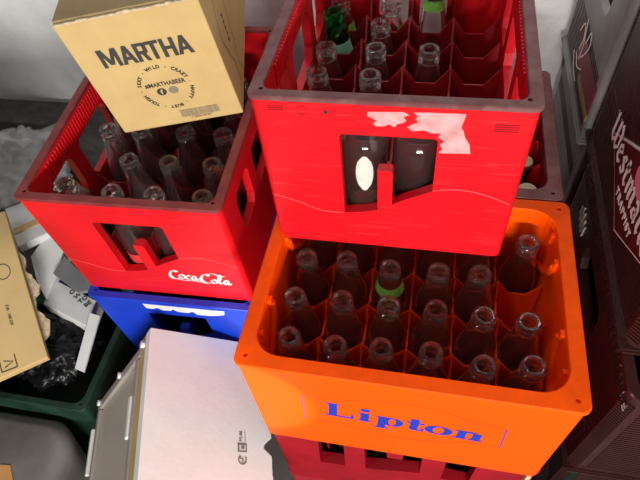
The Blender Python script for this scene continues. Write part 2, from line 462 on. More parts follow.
# ---- orange crate
H = .25
orange = thing('bottle_crate', 'orange bottle crate with blue serif lettering on its front', 'crate', (0, 0, -H))
ob = crate_shell('crate_body', .4, .3, H, 'orange', orange, wall=.017, r_out=.011, r_in=.034, end_wall=.017)
crate_rim(.4, .3, H, 'orange_rim', orange, wall=.017, r_out=.011, r_in=.034)
grid(6, 4, .06, .0625, .010, .17, .026, .0026, 'orange', orange)
for s in (-1, 1):           # stiffening rails that climb along the inside of the short walls
    for sy in (-1, 1):
        g = bmesh.new()
        path = [(s*.1795, sy*.118, .150), (s*.1795, sy*.085, .178), (s*.1795, sy*.060, .205), (s*.1795, sy*.050, .232)]
        tube(g, path, .0052, 8)
        box(g, s*.181-.003, s*.181+.003, sy*.052-.004, sy*.052+.004, .226, .243)
        box(g, s*.181-.003, s*.181+.003, sy*.100-.003, sy*.100+.003, .222, .240)
        bm_obj('inner_rail', g, 'orange', orange, smooth=True, angle=40)

def lipton(parent):
    bm = bmesh.new(); y = -.1502
    mt = Matrix.Translation((0, y, 0)) @ Matrix.Rotation(PI/2, 4, 'X')
    rot = Matrix.Translation((-.0055, .1405, 0)) @ Matrix.Rotation(-.065, 4, 'Z') @ Matrix.Diagonal((.945, 1, 1, 1))
    mm = mt @ rot
    def rect(x0, x1, z0, z1):
        vs = [bm.verts.new(mm @ Vector((x, z, rect.k))) for x, z in ((x0,z0),(x1,z0),(x1,z1),(x0,z1))]; bm.faces.new(vs); rect.k += .00002
    rect.k = 0
    def ring(cx, cz, rx, rz, ix, iz, n=28):
        A = [bm.verts.new(mm @ Vector((cx+rx*math.cos(2*PI*i/n), cz+rz*math.sin(2*PI*i/n), rect.k))) for i in range(n)]
        B = [bm.verts.new(mm @ Vector((cx+ix*math.cos(2*PI*i/n), cz+iz*math.sin(2*PI*i/n), rect.k))) for i in range(n)]
        for i in range(n): bm.faces.new((A[i], A[(i+1) % n], B[(i+1) % n], B[i]))
        rect.k += .00002
    b = -.0225
    # L
    rect(-.0955,-.0770,b+.040,b+.0445); rect(-.0915,-.0795,b,b+.0445); rect(-.0955,-.0560,b,b+.0055); rect(-.0600,-.0560,b,b+.0150)
    # i
    rect(-.0470,-.0350,b,b+.0290); rect(-.0500,-.0380,b+.0250,b+.0290); rect(-.0505,-.0315,b,b+.0040); rect(-.0470,-.0350,b+.0345,b+.0440)
    # p
    rect(-.0225,-.0110,b-.0110,b+.0290); rect(-.0265,-.0140,b+.0250,b+.0290); rect(-.0265,-.0070,b-.0130,b-.0090); ring(-.0030,b+.0145,.0155,.0150,.0050,.0118)
    # t
    rect(.0210,.0325,b+.0020,b+.0390); rect(.0160,.0400,b+.0240,b+.0285); rect(.0240,.0400,b,b+.0045); rect(.0370,.0410,b,b+.0100)
    # o
    ring(.0600,b+.0145,.0190,.0150,.0075,.0118)
    # n
    rect(.0850,.0965,b,b+.0290); rect(.0810,.0930,b+.0250,b+.0290); rect(.0810,.1000,b,b+.0040)
    rect(.0965,.1080,b+.0235,b+.0290); rect(.1050,.1165,b,b+.0255); rect(.1020,.1200,b,b+.0040)
    bm_obj('logo', bm, 'blueink', parent)
    # fine outline of the emblem field
    bm = bmesh.new()
    def line(pts, wd):
        for a, c in zip(pts, pts[1:]):
            dx, dz = c[0]-a[0], c[1]-a[1]; l = math.hypot(dx, dz) or 1; nx, nz = -dz/l*wd/2, dx/l*wd/2
            bm.faces.new([bm.verts.new(mt @ Vector((p[0], p[1], .0001))) for p in ((a[0]-nx,a[1]-nz),(c[0]-nx,c[1]-nz),(c[0]+nx,c[1]+nz),(a[0]+nx,a[1]+nz))])
    line([(-.1235,.1800),(-.085,.1795)] + catmull([(-.085,.1795),(-.06,.185),(-.02,.198),(.02,.200),(.06,.190),(.085,.175)], 6) + [(.085,.172),(.1285,.1665)], .0010)
    bm_obj('emblem_outline', bm, 'outline', parent); bm = bmesh.new()
    line([(-.1270,.0975),(-.085,.0980)] + catmull([(-.085,.098),(-.05,.086),(0,.078),(.05,.084),(.085,.100)], 6) + [(.131,.1020)], .0008)
    bm_obj('emblem_outline', bm, 'outline', parent)
    bm = bmesh.new()
    line([(-.1235,.1800),(-.1270,.0975)], .0011); bm_obj('emblem_bracket', bm, 'blueink', parent); bm = bmesh.new(); line([(.1285,.1665),(.1310,.1020)], .0016)
    bm_obj('emblem_bracket', bm, 'blueink', parent)
lipton(orange)

# ---- red crate below the orange one
wins = [[(.0700,.118),(.1130,.122),(.1160,.235),(.0756,.232)],
        [(.1480,.125),(.2360,.150),(.2360,.235),(.2080,.235),(.2070,.205),(.1830,.203),(.1820,.235),(.1480,.235)],
        [(.2700,.140),(.3130,.130),(.3150,.240),(.2900,.240),(.2900,.232),(.2720,.232)]]
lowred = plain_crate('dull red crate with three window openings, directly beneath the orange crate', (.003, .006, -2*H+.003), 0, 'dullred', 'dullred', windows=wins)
bm = bmesh.new()
box(bm, -.19, .19, -.1505, -.149, .100, .1015); bm_obj('relief_line', bm, 'darkred', lowred)
bm = bmesh.new(); box(bm, -.19, .19, -.1505, -.149, .055, .0565); bm_obj('relief_line', bm, 'darkred', lowred)
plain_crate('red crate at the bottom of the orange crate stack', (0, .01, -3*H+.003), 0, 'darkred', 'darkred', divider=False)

# ---- rear crate with scalloped inside and capped bottles
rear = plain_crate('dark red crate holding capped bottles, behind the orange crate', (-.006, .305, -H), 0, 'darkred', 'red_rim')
for s in (-1, 1):
    for i in range(5):
        g = bmesh.new()
        lathe(g, [(.0001, .0), (.018, .0), (.0215, .03), (.021, .13), (.018, .150), (.010, .162), (.0001, .166)], 14, Matrix.Translation((s*.184, -.112+i*.056, .055)))
        bm_obj('scalloped_boss', g, 'red', rear, smooth=True)
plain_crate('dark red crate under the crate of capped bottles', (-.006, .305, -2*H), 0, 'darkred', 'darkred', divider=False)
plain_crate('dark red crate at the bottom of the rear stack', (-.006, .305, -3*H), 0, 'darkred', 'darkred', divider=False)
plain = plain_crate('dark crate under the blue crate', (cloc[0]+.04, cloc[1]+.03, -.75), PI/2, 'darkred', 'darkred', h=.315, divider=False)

# ---- dark green crate on the floor, left
gc = plain_crate('open dark green crate on the floor, left of the blue crate', (-.832, .045, -.75), 0, 'green', 'green', h=.30, divider=False, wall=.012)

# ------------------------------------------------------------------ bottles
def bottle_profile(Hh, r, neck=.0130, fin=.0150, body=.48):
    b = Hh*body
    out = [(.0001, .004), (.018, .002), (r-.004, 0), (r-.001, .0025), (r, .008), (r, b*.5), (r-.0004, b), (r-.0025, b+(Hh-b)*.18), (r-.0080, b+(Hh-b)*.40), (neck+.0042, b+(Hh-b)*.62),
           (neck+.0008, b+(Hh-b)*.78), (neck, Hh-.021), (neck, Hh-.0185), (fin, Hh-.0175), (fin+.0004, Hh-.0140), (fin, Hh-.0105), (neck+.0003, Hh-.0095), (neck+.0003, Hh-.0070), (fin-.0006, Hh-.0060), (fin-.0002, Hh-.0030), (fin-.0012, Hh-.0005), (fin-.0026, Hh)]
    inn = [(.0090, Hh-.0008), (.0086, Hh-.006), (.0088, Hh-.022), (neck-.003, b+(Hh-b)*.78), (neck+.0005, b+(Hh-b)*.62), (r-.0110, b+(Hh-b)*.40), (r-.0055, b+(Hh-b)*.18), (r-.0034, b), (r-.003, b*.5), (r-.003, .012), (r-.007, .0075), (.0001, .009)]
    return out + inn

def make_bottle(mat, Hh, r=.0285, body=.60, label_mat=None, lz=None, arc=None, neck_label=None, cap=False, liquid=False, oval=False, neck=.0130, fin=.0150):
    t = thing('glass_bottle', 'glass bottle', 'bottle')
    bm = bmesh.new(); prof = bottle_profile(Hh, r, neck, fin, body); lathe(bm, prof, 32)
    bm_obj('glass', bm, mat, t, smooth=True, angle=50)
    n_out = 22
    def rad(z):
        o = prof[:n_out]
        for a, b in zip(o, o[1:]):
            if a[1] <= z <= b[1] and b[1] > a[1]: return a[0] + (b[0]-a[0])*(z-a[1])/(b[1]-a[1])
        return r
    for m, z0, z1, ar in ([(label_mat, *lz, arc)] if label_mat else []) + ([(neck_label[0], neck_label[1], neck_label[2], None)] if neck_label else []):
        g = bmesh.new(); zs = [z0+(z1-z0)*i/6 for i in range(7)]
        V = lathe(g, [(rad(z)+.0003, z) for z in zs], 32 if ar is None else 20, arc=ar)
        if oval:                                      # pull in to a drop, the painted glass reflection
            mid = (ar[0]+ar[1])/2
            for i, row in enumerate(V):
                k = math.sqrt(max(.04, 1-(i/3-1)**2)); z = zs[i]
                for v in row:
                    a = math.atan2(v.co.y, v.co.x); a = mid+(a-mid)*k; rr_ = rad(z)+.0003
                    v.co = Vector((rr_*math.cos(a), rr_*math.sin(a), z))
        bm_obj('label_or_glint', g, m, t, smooth=True)
    if cap:
        g = bmesh.new()
        pr = [(.0158, Hh-.006), (.0150, Hh-.001), (.0135, Hh+.0012), (.0001, Hh+.0016)]
        V = lathe(g, pr, 42)
        for i, v in enumerate(V[0]):
            if i % 2: v.co.x *= .95; v.co.y *= .95
        bm_obj('crown_cap', g, 'cap', t, smooth=False)
    if liquid:
        g = bmesh.new(); rr_ = r-.0036
        lathe(g, [(.0001, .0085), (rr_-.004, .0085), (rr_, .0125), (rr_, .030), (.0001, .030)], 24)
        bm_obj('dregs', g, 'liquid', t, smooth=True, angle=40)
    return t

used = set()
def put(proto, M4, x, y, z, label, group, lean=(0, 0), rz=None):
    """stand a bottle in a crate: x, y, z in the crate's own frame"""
    rot = (M4.to_3x3() @ (Euler((lean[0], lean[1], rz if rz is not None else random.uniform(0, 6)), 'XYZ').to_matrix())).to_euler()
    loc = M4 @ Vector((x, y, z))
    if proto.name not in used:
        used.add(proto.name); proto.location = loc; proto.rotation_euler = rot; proto['label'] = label; proto['group'] = group; return proto
    o = copy_thing(proto, loc, rot, label, group)
    return o

# orange crate: 23 bottles, one empty cell in the third row at the right
OM = Matrix.Translation((0, 0, -H))
HO = .217
pO = make_bottle('glassw', HO)
pOg = make_bottle('glassw', HO, neck_label=('labellime', HO-.050, HO-.032))
ordn = ['first', 'second', 'third', 'fourth', 'fifth', 'sixth']
rows = ['front row', 'second row from the front', 'third row from the front', 'back row']
for r in range(4):
    for c in range(6):
        if r == 2 and c == 5: continue
        x = -.15 + c*.06; y = -.09375 + r*.0625
        lab = f'clear empty bottle in the orange crate, {rows[r]}, {ordn[c]} from the left'
        p = pO
        if r == 2 and c == 2: p = pOg; lab = 'clear empty bottle with a lime green neck label in the orange crate'
        if r == 3 and c == 5: lab = 'clear empty bottle standing alone in the back right corner of the orange crate'
        if r == 3 and c < 5: lab = f'clear bottle under the red crate edge, back row of the orange crate, {ordn[c]} across'
        put(p, OM, x+random.uniform(-.002, .002), y+random.uniform(-.002, .002), .0105, lab, 'bottles in the orange crate', (random.uniform(-.02, .02), random.uniform(-.02, .02)))

# Coca-Cola crate
HC = .209
pC = make_bottle('glass', HC, .0285, .54)
pCl = make_bottle('glass', HC, .0285, .54, label_mat='labelred', lz=(.050, .082), arc=(-PI*.85, -PI*.15))
pCp = make_bottle('glass', HC, .0285, .54, label_mat='pale_label_glint', lz=(.070, .105), arc=(-PI*.8, PI*.1))
def cc(x, y): return (x-.15, y-.2)
g = 'bottles in the red logo crate'
cdata = [(.0525, .169, pCp, (0, .05), 'clear bottle with a pale label in the red logo crate, nearest the ribbed handle'),
         (.1175, .106, pC, (0, .02), 'clear bottle just right of the tilted bottle in the red logo crate'),
         (.1860, .169, pC, (0, .03), 'clear bottle at the middle of the cardboard box lower edge'),
         (.2475, .169, pC, (0, .03), 'clear bottle at the lower right edge of the cardboard box in the red logo crate'),
         (.1800, .106, pC, (0, .03), 'clear bottle in the middle of the red logo crate, second row'),
         (.2475, .106, pC, (0, .03), 'clear bottle by the right wall of the red logo crate, second row'),
         (.1175, .044, pCl, (0, 0), 'clear bottle with a red label seen through the left of the red logo crate window'),
         (.1825, .044, pCl, (0, 0), 'clear bottle with a red label seen through the right of the red logo crate window'),
         (.2475, .044, pC, (0, .04), 'clear bottle in the front right corner of the red logo crate'),
         (.1175, .169, pC, (0, 0), 'clear bottle shaded under the left corner of the cardboard box in the red logo crate')]
for x, y, p, ln, lab in cdata:
    put(p, CM, *cc(x, y), .0105, lab, g, ln, rz=0)
for c in range(4):
    for r in (3, 4):
        put(pC, CM, *cc(.0525+.065*c, .044+.0625*r), .0105, f'clear bottle shaded beneath the cardboard box, {["nearer", "farther"][r-3]} row, {ordn[c]} across', g)
# the leaning wide-mouthed one
pW = make_bottle('glass', .175, .0285, .50, neck=.0185, fin=.0215)
put(pW, CM, *cc(.078, .072), .040, 'wide-mouthed clear bottle tilted to the left in the red logo crate', g, (.10, -.30), rz=0)

# red crate on top
HT = .150
pT = make_bottle('glass', HT, .0285, .40)
pTg = make_bottle('glassg', .168, .0285, .42, label_mat='labelgreen', lz=(.070, .122))
pTl = make_bottle('glass', .178, .0285, .45, neck_label=('labellime', .144, .160))
pTn = make_bottle('glass', HT, .0285, .40, label_mat='labellime', lz=(.094, .114), arc=(-.9, .5))
pTw = make_bottle('glassw', .182, .0292, .80, liquid=True, label_mat='pale_label_glint', lz=(.085, .142), arc=(-PI*.58, -PI*.34), oval=True)  # pale drop is a reflection painted on the glass, no paper
pTd = make_bottle('glassw', .182, .0292, .80, label_mat='labelred', lz=(.048, .060), arc=(-PI*.75, -PI*.6))
g = 'bottles in the red crate on the orange crate'
tdata = [(.1175, .044, pTw, (0, 0), 'clear bottle with amber dregs at the left of the sticker-patched crate window'),
         (.1825, .044, pTd, (0, 0), 'dark-looking clear bottle at the right of the sticker-patched crate window'),
         (.0470, .110, pT, (0, -.08), 'clear bottle just behind the front left corner of the sticker-patched crate'),
         (.0470, .169, pT, (0, -.08), 'clear bottle by the left wall, in front of the green bottle'),
         (.0470, .228, pT, (0, -.06), 'clear bottle by the left wall, beside the green bottle'),
         (.0490, .290, pTg, (0, -.05), 'green glass bottle with a mint label in the sticker-patched crate'),
         (.0470, .352, pTn, (0, -.05), 'clear bottle behind the green bottle, partly cut by the frame'),
         (.1150, .165, pT, (0, -.04), 'clear bottle nearest the front in the middle file of the sticker-patched crate'),
         (.1150, .228, pT, (0, -.04), 'clear bottle second in the middle file of the sticker-patched crate'),
         (.1150, .292, pT, (0, -.04), 'clear bottle third in the middle file of the sticker-patched crate'),
         (.1190, .352, pTn, (0, 0), 'clear bottle with a green neck label at the back of the middle file'),
         (.1840, .228, pT, (0, 0), 'flared clear bottle standing apart in the middle of the sticker-patched crate'),
         (.1840, .345, pTl, (0, 0), 'clear bottle with lime neck label at the back, right of the other bottles')]
for x, y, p, ln, lab in tdata:
    put(p, RM, x-.15, y-.2, .0105, lab, g, ln, rz=0)

# capped bottles in the rear crate
AM = Matrix.Translation((-.006, .305, -H))
pA = make_bottle('glassdk', .208, .0285, cap=True)
put(pA, AM, .161, -.105, .0105, 'brown capped bottle in the front right corner of the rear dark red crate', 'capped bottles in the rear crate')
put(pA, AM, .158, -.043, .0105, 'brown capped bottle, second back along the right wall of the rear crate', 'capped bottles in the rear crate')
# bottles showing in the windows of the lower crates
LM = Matrix.Translation((.003, .006, -2*H+.003))
pL = make_bottle('glass', .195)
for c, lab in ((1, 'clear bottle behind the left window of the dull red crate'), (2, 'clear bottle behind the middle dull red crate window, left of its tab'), (3, 'clear bottle behind the middle dull red crate window, right of its tab'), (4, 'clear bottle behind the right window of the dull red crate')):
    put(pL, LM, -.15+c*.06+(.012 if c == 4 else 0), -.094, .0105, lab, 'bottles in the dull red crate')
BM4 = Matrix.Translation(blue.location) @ Euler(crot, 'XYZ').to_matrix().to_4x4()
pB = make_bottle('glassdk', .200)
put(pB, BM4, -.0325, -.156, .0105, 'dark bottle in the left half of the blue crate window', 'bottles in the blue crate')
put(pB, BM4, .0325, -.156, .0105, 'dark bottle in the right half of the blue crate window', 'bottles in the blue crate')

# ------------------------------------------------------------------ cardboard box "MARTHA"
MQ = (-.4467, .1585, .0689, .10618, -.09158, .22775)
mw, md_, mh = .185, .2797, .191
mbox = thing('cardboard_box', 'tan cardboard box with black printed name, tilted on the red logo crate', 'box', MQ[:3], MQ[3:6])
bm = bmesh.new(); box(bm, 0, mw, 0, md_, 0, mh)
bmesh.ops.bevel(bm, geom=list(bm.edges), offset=.0025, segments=2, affect='EDGES', profile=.6)
bm_obj('carton', bm, 'tan', mbox)
bm = bmesh.new()                                     # frayed top edge of the front panel and flap seam
prev = None
for i in range(24):
    x = .002 + i*(mw-.004)/24
    box(bm, x, x+(mw-.004)/24, -.0006, .0022, mh-.0015, mh+random.uniform(.0004, .0022))
bm_obj('torn_edge', bm, 'tan_edge', mbox)
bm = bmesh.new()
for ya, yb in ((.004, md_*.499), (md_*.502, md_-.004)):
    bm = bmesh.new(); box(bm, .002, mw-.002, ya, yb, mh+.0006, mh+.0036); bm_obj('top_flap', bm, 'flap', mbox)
bm = bmesh.new()
for x in (.118, .142): box(bm, x, x+.0012, -.00012, .001, .004, mh-.004)
bm_obj('crease', bm, 'tan', mbox)
bm = bmesh.new()
def letter(strokes, x0, wl):
    for (ax, az, bx, bz) in strokes:      # every stroke a parallelogram of one horizontal width
        pts = [(ax, az), (ax+1, az), (bx+1, bz), (bx, bz)] if az != bz else [(ax, az), (bx, az), (bx, az+1), (ax, az+1)]
        mm_ = face_front(x0, .1183, -.0004)
        if az == bz: co_ = [(ax*wl, az*.0283), (bx*wl, az*.0283), (bx*wl, az*.0283+.0049), (ax*wl, az*.0283+.0049)]
        else: co_ = [(ax*wl, az*.0283), (ax*wl+.0056, az*.0283), (bx*wl+.0056, bz*.0283), (bx*wl, bz*.0283)]
        bm.faces.new([bm.verts.new(mm_ @ Vector((p[0], p[1], letter.k))) for p in co_]); letter.k += .000008
letter.k = .0001
LA = [(0, 0, .34, 1), (.68, 0, .34, 1), (.2, .22, .75, .22)]
letter([(0,0,0,1), (.78,0,.78,1), (.39,.12,.06,1), (.39,.12,.72,1)], .0315, .0265)
letter(LA, .0585, .0225)
letter([(0,0,0,1), (0,.827,.75,.827), (0,.40,.75,.40), (.58,.45,.58,.97), (.60,0,.38,.45)], .0800, .0195)
letter([(.36,0,.36,1), (0,.827,1.0,.827)], .0960, .0180)
letter([(0,0,0,1), (.70,0,.70,1), (.1,.41,.8,.41)], .1155, .0185)
letter(LA, .1345, .0225)
bm_obj('printed_name', bm, 'ink', mbox)
bm = bmesh.new()
cx, cz, R_ = .0955, .071, .0355
ring_txt = '\u00b7 WILD \u00b7 CRAZY \u00b7 HAPPY \u00b7 BUSY \u00b7 TOUGH \u00b7 SEXY '
n = len(ring_txt)
for i, ch in enumerate(ring_txt):
    if ch == ' ': continue
    a = PI/2 + .62 - 2*PI*i/n
    mt = face_front(cx+R_*math.cos(a), cz+R_*math.sin(a), -.0006) @ Matrix.Rotation(a-PI/2, 4, 'Z')
    if ch == '\u00b7':
        bm.faces.new([bm.verts.new(mt @ Vector((x, y, .0002))) for x, y in ((-.0007,-.0007),(.0007,-.0007),(.0007,.0007),(-.0007,.0007))])
    else: text_bm(bm, ch, mt, .0072, bold=.00018)
text_bm(bm, '#MARTHABEER', face_front(cx+.001, .0775, -.0006), .0098, bold=.0001, sx=.86)
bm_obj('printed_slogan', bm, 'ink', mbox)
for ix, m_ in ((.0865, 'ink'), (.1035, 'inkgrey')):
    bm = bmesh.new(); prism(bm, [(ix+.0068*math.cos(a), .0645+.0062*math.sin(a)) for a in [i*PI/10 for i in range(20)]], -.0007, .001, 'y')
    ic = bm_obj('printed_icon', bm, m_, mbox)
    bm = bmesh.new()
    if m_ == 'ink': text_bm(bm, 'f', face_front(.0867, .0645, -.0011), .011, bold=.0004)
    else: prism(bm, [(ix+x*.5, .0645+z*.5) for x, z in rrect(.0080, .0074, .002, 3)], -.0010, 0, 'y')
    bm_obj('icon_glyph', bm, 'tan' if m_ == 'ink' else 'markgrey', ic)
bm = bmesh.new(); x = .0965
while x < .1525:
    wd = random.choice((.0005, .0008, .0012)); box(bm, x, x+wd, -.0007, .001, .0125 if random.random() < .9 else .0108, .0262); x += wd + random.choice((.0005, .0007, .0010))
text_bm(bm, '5 430003 281098', face_front(.124, .0095, -.0006), .0042)
bm_obj('barcode', bm, 'inkgrey', mbox)
bm = bmesh.new()                                     # bottle outline printed on the right side
mt = Matrix.Translation((mw+.0007, 0, 0)) @ Matrix(((0,0,1,0),(1,0,0,0),(0,1,0,0),(0,0,0,1)))
for pts in ([(.062,.160),(.048,.139),(.036,.118),(.031,.1048),(.041,.082),(.0500,.060),(.0560,.048),(.054,.028),(.052,.004)],
            [(.150,.150),(.112,.114),(.098,.080),(.092,.051),(.082,.050),(.076,.035),(.085,.010),(.070,.006)]):
    pen(bm, pts, mt, .0016, .0011, .5)
for k in range(5): text_bm(bm, 'MARTHA'[k], mt @ Matrix.Translation((.074-.0015*k, .112-.0085*k, 0)) @ Matrix.Rotation(-1.3, 4, 'Z'), .0085)
bm_obj('printed_outline', bm, 'ink', mbox)

# ------------------------------------------------------------------ brown crates on the right
def brown_crate(label, x0, y0, y1, z0, z1, mat='brown', rotz=0, depth=.30, teeth=True):
    """left face at x0, reaching from y0 (near) to y1; fine ribs on the lower half, toothed corners"""
    t = thing('beer_crate', label, 'crate', (x0+depth/2, (y0+y1)/2, z0), (0, 0, rotz))
    w, d, h = depth, y1-y0, z1-z0
    b = crate_shell('crate_body', w, d, h, mat, t, wall=.012, r_out=.016)
    cb = bmesh.new(); hp = [(-.07,.185),(-.058,.170),(.058,.170),(.07,.185),(.07,.212),(.058,.226),(-.058,.226),(-.07,.212)]
    hp = [(u, v*h/.29) for u, v in hp]
    prism(cb, hp, -w/2-.02, -w/2+.05, 'x'); cut(b, cb)
    crate_rim(w, d, h, mat, t, wall=.012, r_out=.016, holes=False)
    zs = [.022+i*.0062 for i in range(int((h*.42-.022)/.0062))] + [h*.86+i*.0062 for i in range(4)]
    e_ = bmesh.new()
    for part in (zs[:-4], zs[-4:]):                   # ribs running along the side and the near end
      g = bmesh.new()
      for z in part:
        box(g, -w/2-.0015, -w/2+.002, -d/2+.022, d/2-.022, z, z+.0026)
      bm_obj('side_rib', g, 'brown_rib', t)
    for i in range(int((h*.9-.022)/.0075)): box(e_, -w/2+.024, w/2-.022, -d/2-.0015, -d/2+.002, .022+i*.0075, .0255+i*.0075)
    bm_obj('end_rib', e_, 'brown_rib', t)
    for sy in (-1, 1):                                # toothed corner strips
        g = bmesh.new(); hw = .009 if sy < 0 else .0025; z = .02 if teeth else h
        while z < h-.02:
            c = Matrix.Translation((-w/2+.0045, sy*(d/2-.0045), z)) @ Matrix.Rotation(-sy*PI/4, 4, 'Z')
            box(g, -.0020, .0015, -hw, hw, 0, .0030, c); z += .0062
        if teeth: bm_obj('corner_teeth', g, 'brown_rib', t)
        else: g.free()
    g = bmesh.new(); box(g, -w/2-.006, w/2, -d/2-.006, d/2+.002, 0, .010)
    bmesh.ops.bevel(g, geom=list(g.edges), offset=.003, segments=2, affect='EDGES')
    bm_obj('base_flange', g, mat, t)
    return t, w, d, h

XL = .268
low, w, d, h = brown_crate('brown ribbed beer crate beside the orange crate, lower of the brown stack', XL, -.098, .335, -.350, -.064)
g = bmesh.new()                                       # raised lettering along the upper edge
text_bm(g, 'TRAPPIST \u2022 TRAPPISTES \u2022 WESTMALLE', face_left(-w/2-.0004, -.01, h-.024), .022, depth=.0012, spacing=1.15)
bm_obj('moulded_lettering', g, 'brown_rib', low)
g = bmesh.new()                                       # pale scuff
sc = []
for i in range(9): sc += [(.104+i*.0055, .226+(-.014 if i % 2 else random.uniform(0, .006))-abs(i-5)*.002)]
for i in range(8, -1, -1): sc += [(.106+i*.0055, .190+(.012 if i % 2 else random.uniform(-.004, 0))+abs(i-3)*.0022)]
prism(g, [(u, v) for u, v in sc], -w/2-.0022, -w/2+.001, 'x'); bm_obj('scuff_mark', g, 'scuff', low)

up, w, d, h = brown_crate('brown ribbed beer crate with diamond label and blackletter word, top of the brown stack', XL-.002, -.035, .368, -.062, .228)
ycen = (.368-.035)/2
def lp(y, z): return (y-ycen, z+.062)                # world -> crate local on the left face
g = bmesh.new()
dia = [(.262,.036),(.126,-.022),(.000,.050),(.100,.130)]
prism(g, [lp(*p) for p in dia], -w/2-.0026, -w/2+.001, 'x')
bm_obj('label_border', g, 'pinkink', up)
cyy, czz = .128, .048
ins = [(cyy+(y-cyy)*.965, czz+(z-czz)*.95) for y, z in dia]
g = bmesh.new(); prism(g, [lp(*p) for p in ins], -w/2-.0032, -w/2+.001, 'x')
M['label'] = surf('maroon_label', (.07, .014, .012), .18, .15, 8, .6)
M['pink'] = surf('pink_ink', (.75, .18, .25), .5, .1)
bm_obj('label_panel', g, 'label', up)
def blackletter(bm, letters, mtx, u):
    for ch, dx in letters:
        for st in {'W': [[(0,3.6),(.5,4.1),(.45,.7),(.9,.1),(1.4,.9)],[(1.3,3.6),(1.7,4.0),(1.6,.6),(2.0,.1),(2.7,.9),(2.75,3.0),(2.3,3.9)]],
                   'e': [[(1.2,.5),(.7,.05),(.25,.5),(.25,1.9),(.75,2.4),(1.2,1.9),(.3,1.1)]],
                   's': [[(1.1,2.2),(.7,2.4),(.3,1.9),(1.1,.8),(.8,.1),(.2,.4)]],
                   't': [[(.5,3.3),(.45,.5),(.75,.05),(1.1,.4)],[(.1,2.3),(1.0,2.3)]],
                   'm': [[(.1,2.2),(.4,2.3),(.4,.4),(.6,.1)],[(.5,1.9),(1.0,2.4),(1.2,2.0),(1.2,.4),(1.4,.1)],[(1.3,1.9),(1.8,2.4),(2.05,2.0),(2.05,.4),(2.35,.1)]],
                   'a': [[(.3,2.1),(.8,2.4),(1.1,2.0),(1.1,.4),(1.4,.1)],[(1.1,1.3),(.4,1.1),(.3,.4),(.7,.1),(1.1,.6)]],
                   'l': [[(.3,3.7),(.5,4.0),(.5,.5),(.9,.1)]]}[ch]:
            pen(bm, [((x+dx)*u, y*u*.66) for x, y in st], mtx, .62*u, .22*u, .75, smooth=False)
g = bmesh.new()
mt = face_left(-w/2-.0036, *lp(.272, .026)) @ Matrix.Rotation(.06, 4, 'Z')
blackletter(g, [('W',0),('e',3.1),('s',4.6),('t',6.0),('m',7.3),('a',9.9),('l',11.5),('l',12.6),('e',13.7)], mt, .0162)
bm_obj('blackletter_word', g, 'whiteink', up)
g = bmesh.new()
text_bm(g, 'TRAPPIST', face_left(-w/2-.0036, *lp(.128, .0155)) @ Matrix.Rotation(.085, 4, 'Z'), .0165, bold=.0004, spacing=1.35)
bm_obj('label_word', g, 'pinkink', up)
g = bmesh.new()
prism(g, [lp(.118+.028*math.cos(a), .078+.02*math.sin(a)) for a in [i*PI/12 for i in range(24)]], -w/2-.0034, -w/2, 'x')
bm_obj('label_emblem', g, 'pink', up)
gr, w, d, h = brown_crate('dark crate under the brown beer crates', XL+.035, -.06, .33, -.75, -.352, mat='deepgreen')

# far dusty crate near the wall
far, w, d, h = brown_crate('dusty grey-black crate by the white wall, behind the brown crates', .258, .372, .690, -.085, .215, mat='farcrate', teeth=False)
g = bmesh.new(); box(g, -w/2-.0021, -w/2, -.150, .02, .055, .105); bm_obj('side_panel', g, 'fardark', far)
g = bmesh.new(); box(g, -w/2-.0024, -w/2, -.150, -.03, .040, .052); bm_obj('side_stripe', g, 'gold', far)
g = bmesh.new()
mt = face_left(-w/2-.003, .045, .03)
for pts in ([(0,.06),(.02,.085),(.04,.07),(.03,.04)], [(.03,.10),(.05,.06),(.045,.03)], [(.055,.04),(.075,.06),(.09,.085),(.075,.10),(.06,.07)], [(.02,.03),(.05,.02),(.085,.035)], [(.00,.02),(.03,.005),(.07,.0)]):
    pen(g, pts, mt, .006, .003, .5)
bm_obj('script_logo', g, 'pinkink', far)
far2, w, d, h = brown_crate('dark crate at the bottom beside the wall', .270, .372, .690, -.75, -.087, mat='farcrate', teeth=False)

# ------------------------------------------------------------------ plastic box with white foam, lying tilted
k_ = .93; FQ = (.004+(-.5797-.004)*k_, -.403+(-.4082+.403)*k_, .5929+(-.5911-.5929)*k_, .0585, .6318, .3187)
fw, fd, fh = .2348*k_, .3779*k_, .3921*k_
fb = thing('storage_box', 'grey plastic box with white foam side up, lying tilted left of the orange crate', 'box', FQ[:3], FQ[3:6])
bm = bmesh.new(); box(bm, .006, fw-.006, .004, fd-.004, 0, fh-.030)
bmesh.ops.bevel(bm, geom=list(bm.edges), offset=.008, segments=3, affect='EDGES')
bm_obj('box_body', bm, 'tubpanel', fb)
bm = bmesh.new(); box(bm, .001, fw-.001, .001, fd-.001, fh-.052, fh-.022)
bm_obj('liner', bm, 'yellow', fb)
bm = bmesh.new()
nn = 60; pts = []                                     # foam slab with a crumbly notched edge
for i in range(nn):
    y = fd*i/nn
    e = random.uniform(-.0012, .0012) - (.014 if abs(y-.168) < .007 else (.007 if abs(y-.168) < .012 else 0))
    pts.append((fw+e, y))
poly = [(.0, 0)] + pts + [(fw, fd), (.0, fd)]
prism(bm, poly, fh-.024, fh, 'z'); bm_obj('foam_slab', bm, 'white', fb, bevel=.001)
bm = bmesh.new()                                      # frame and flange on the side that faces left
box(bm, -.001, .007, .012, .030, .03, fh-.05); box(bm, -.001, .007, fd-.030, fd-.012, .03, fh-.05)
box(bm, -.001, .007, .030, fd-.030, .03, .048); box(bm, -.001, .007, .030, fd-.030, fh-.075, fh-.057)
bm_obj('panel_frame', bm, 'tub', fb, bevel=.003)
bm = bmesh.new()
box(bm, -.004, .004, .19, .26, fh-.085, fh-.072); bm_obj('clip', bm, 'clip', fb, bevel=.002)
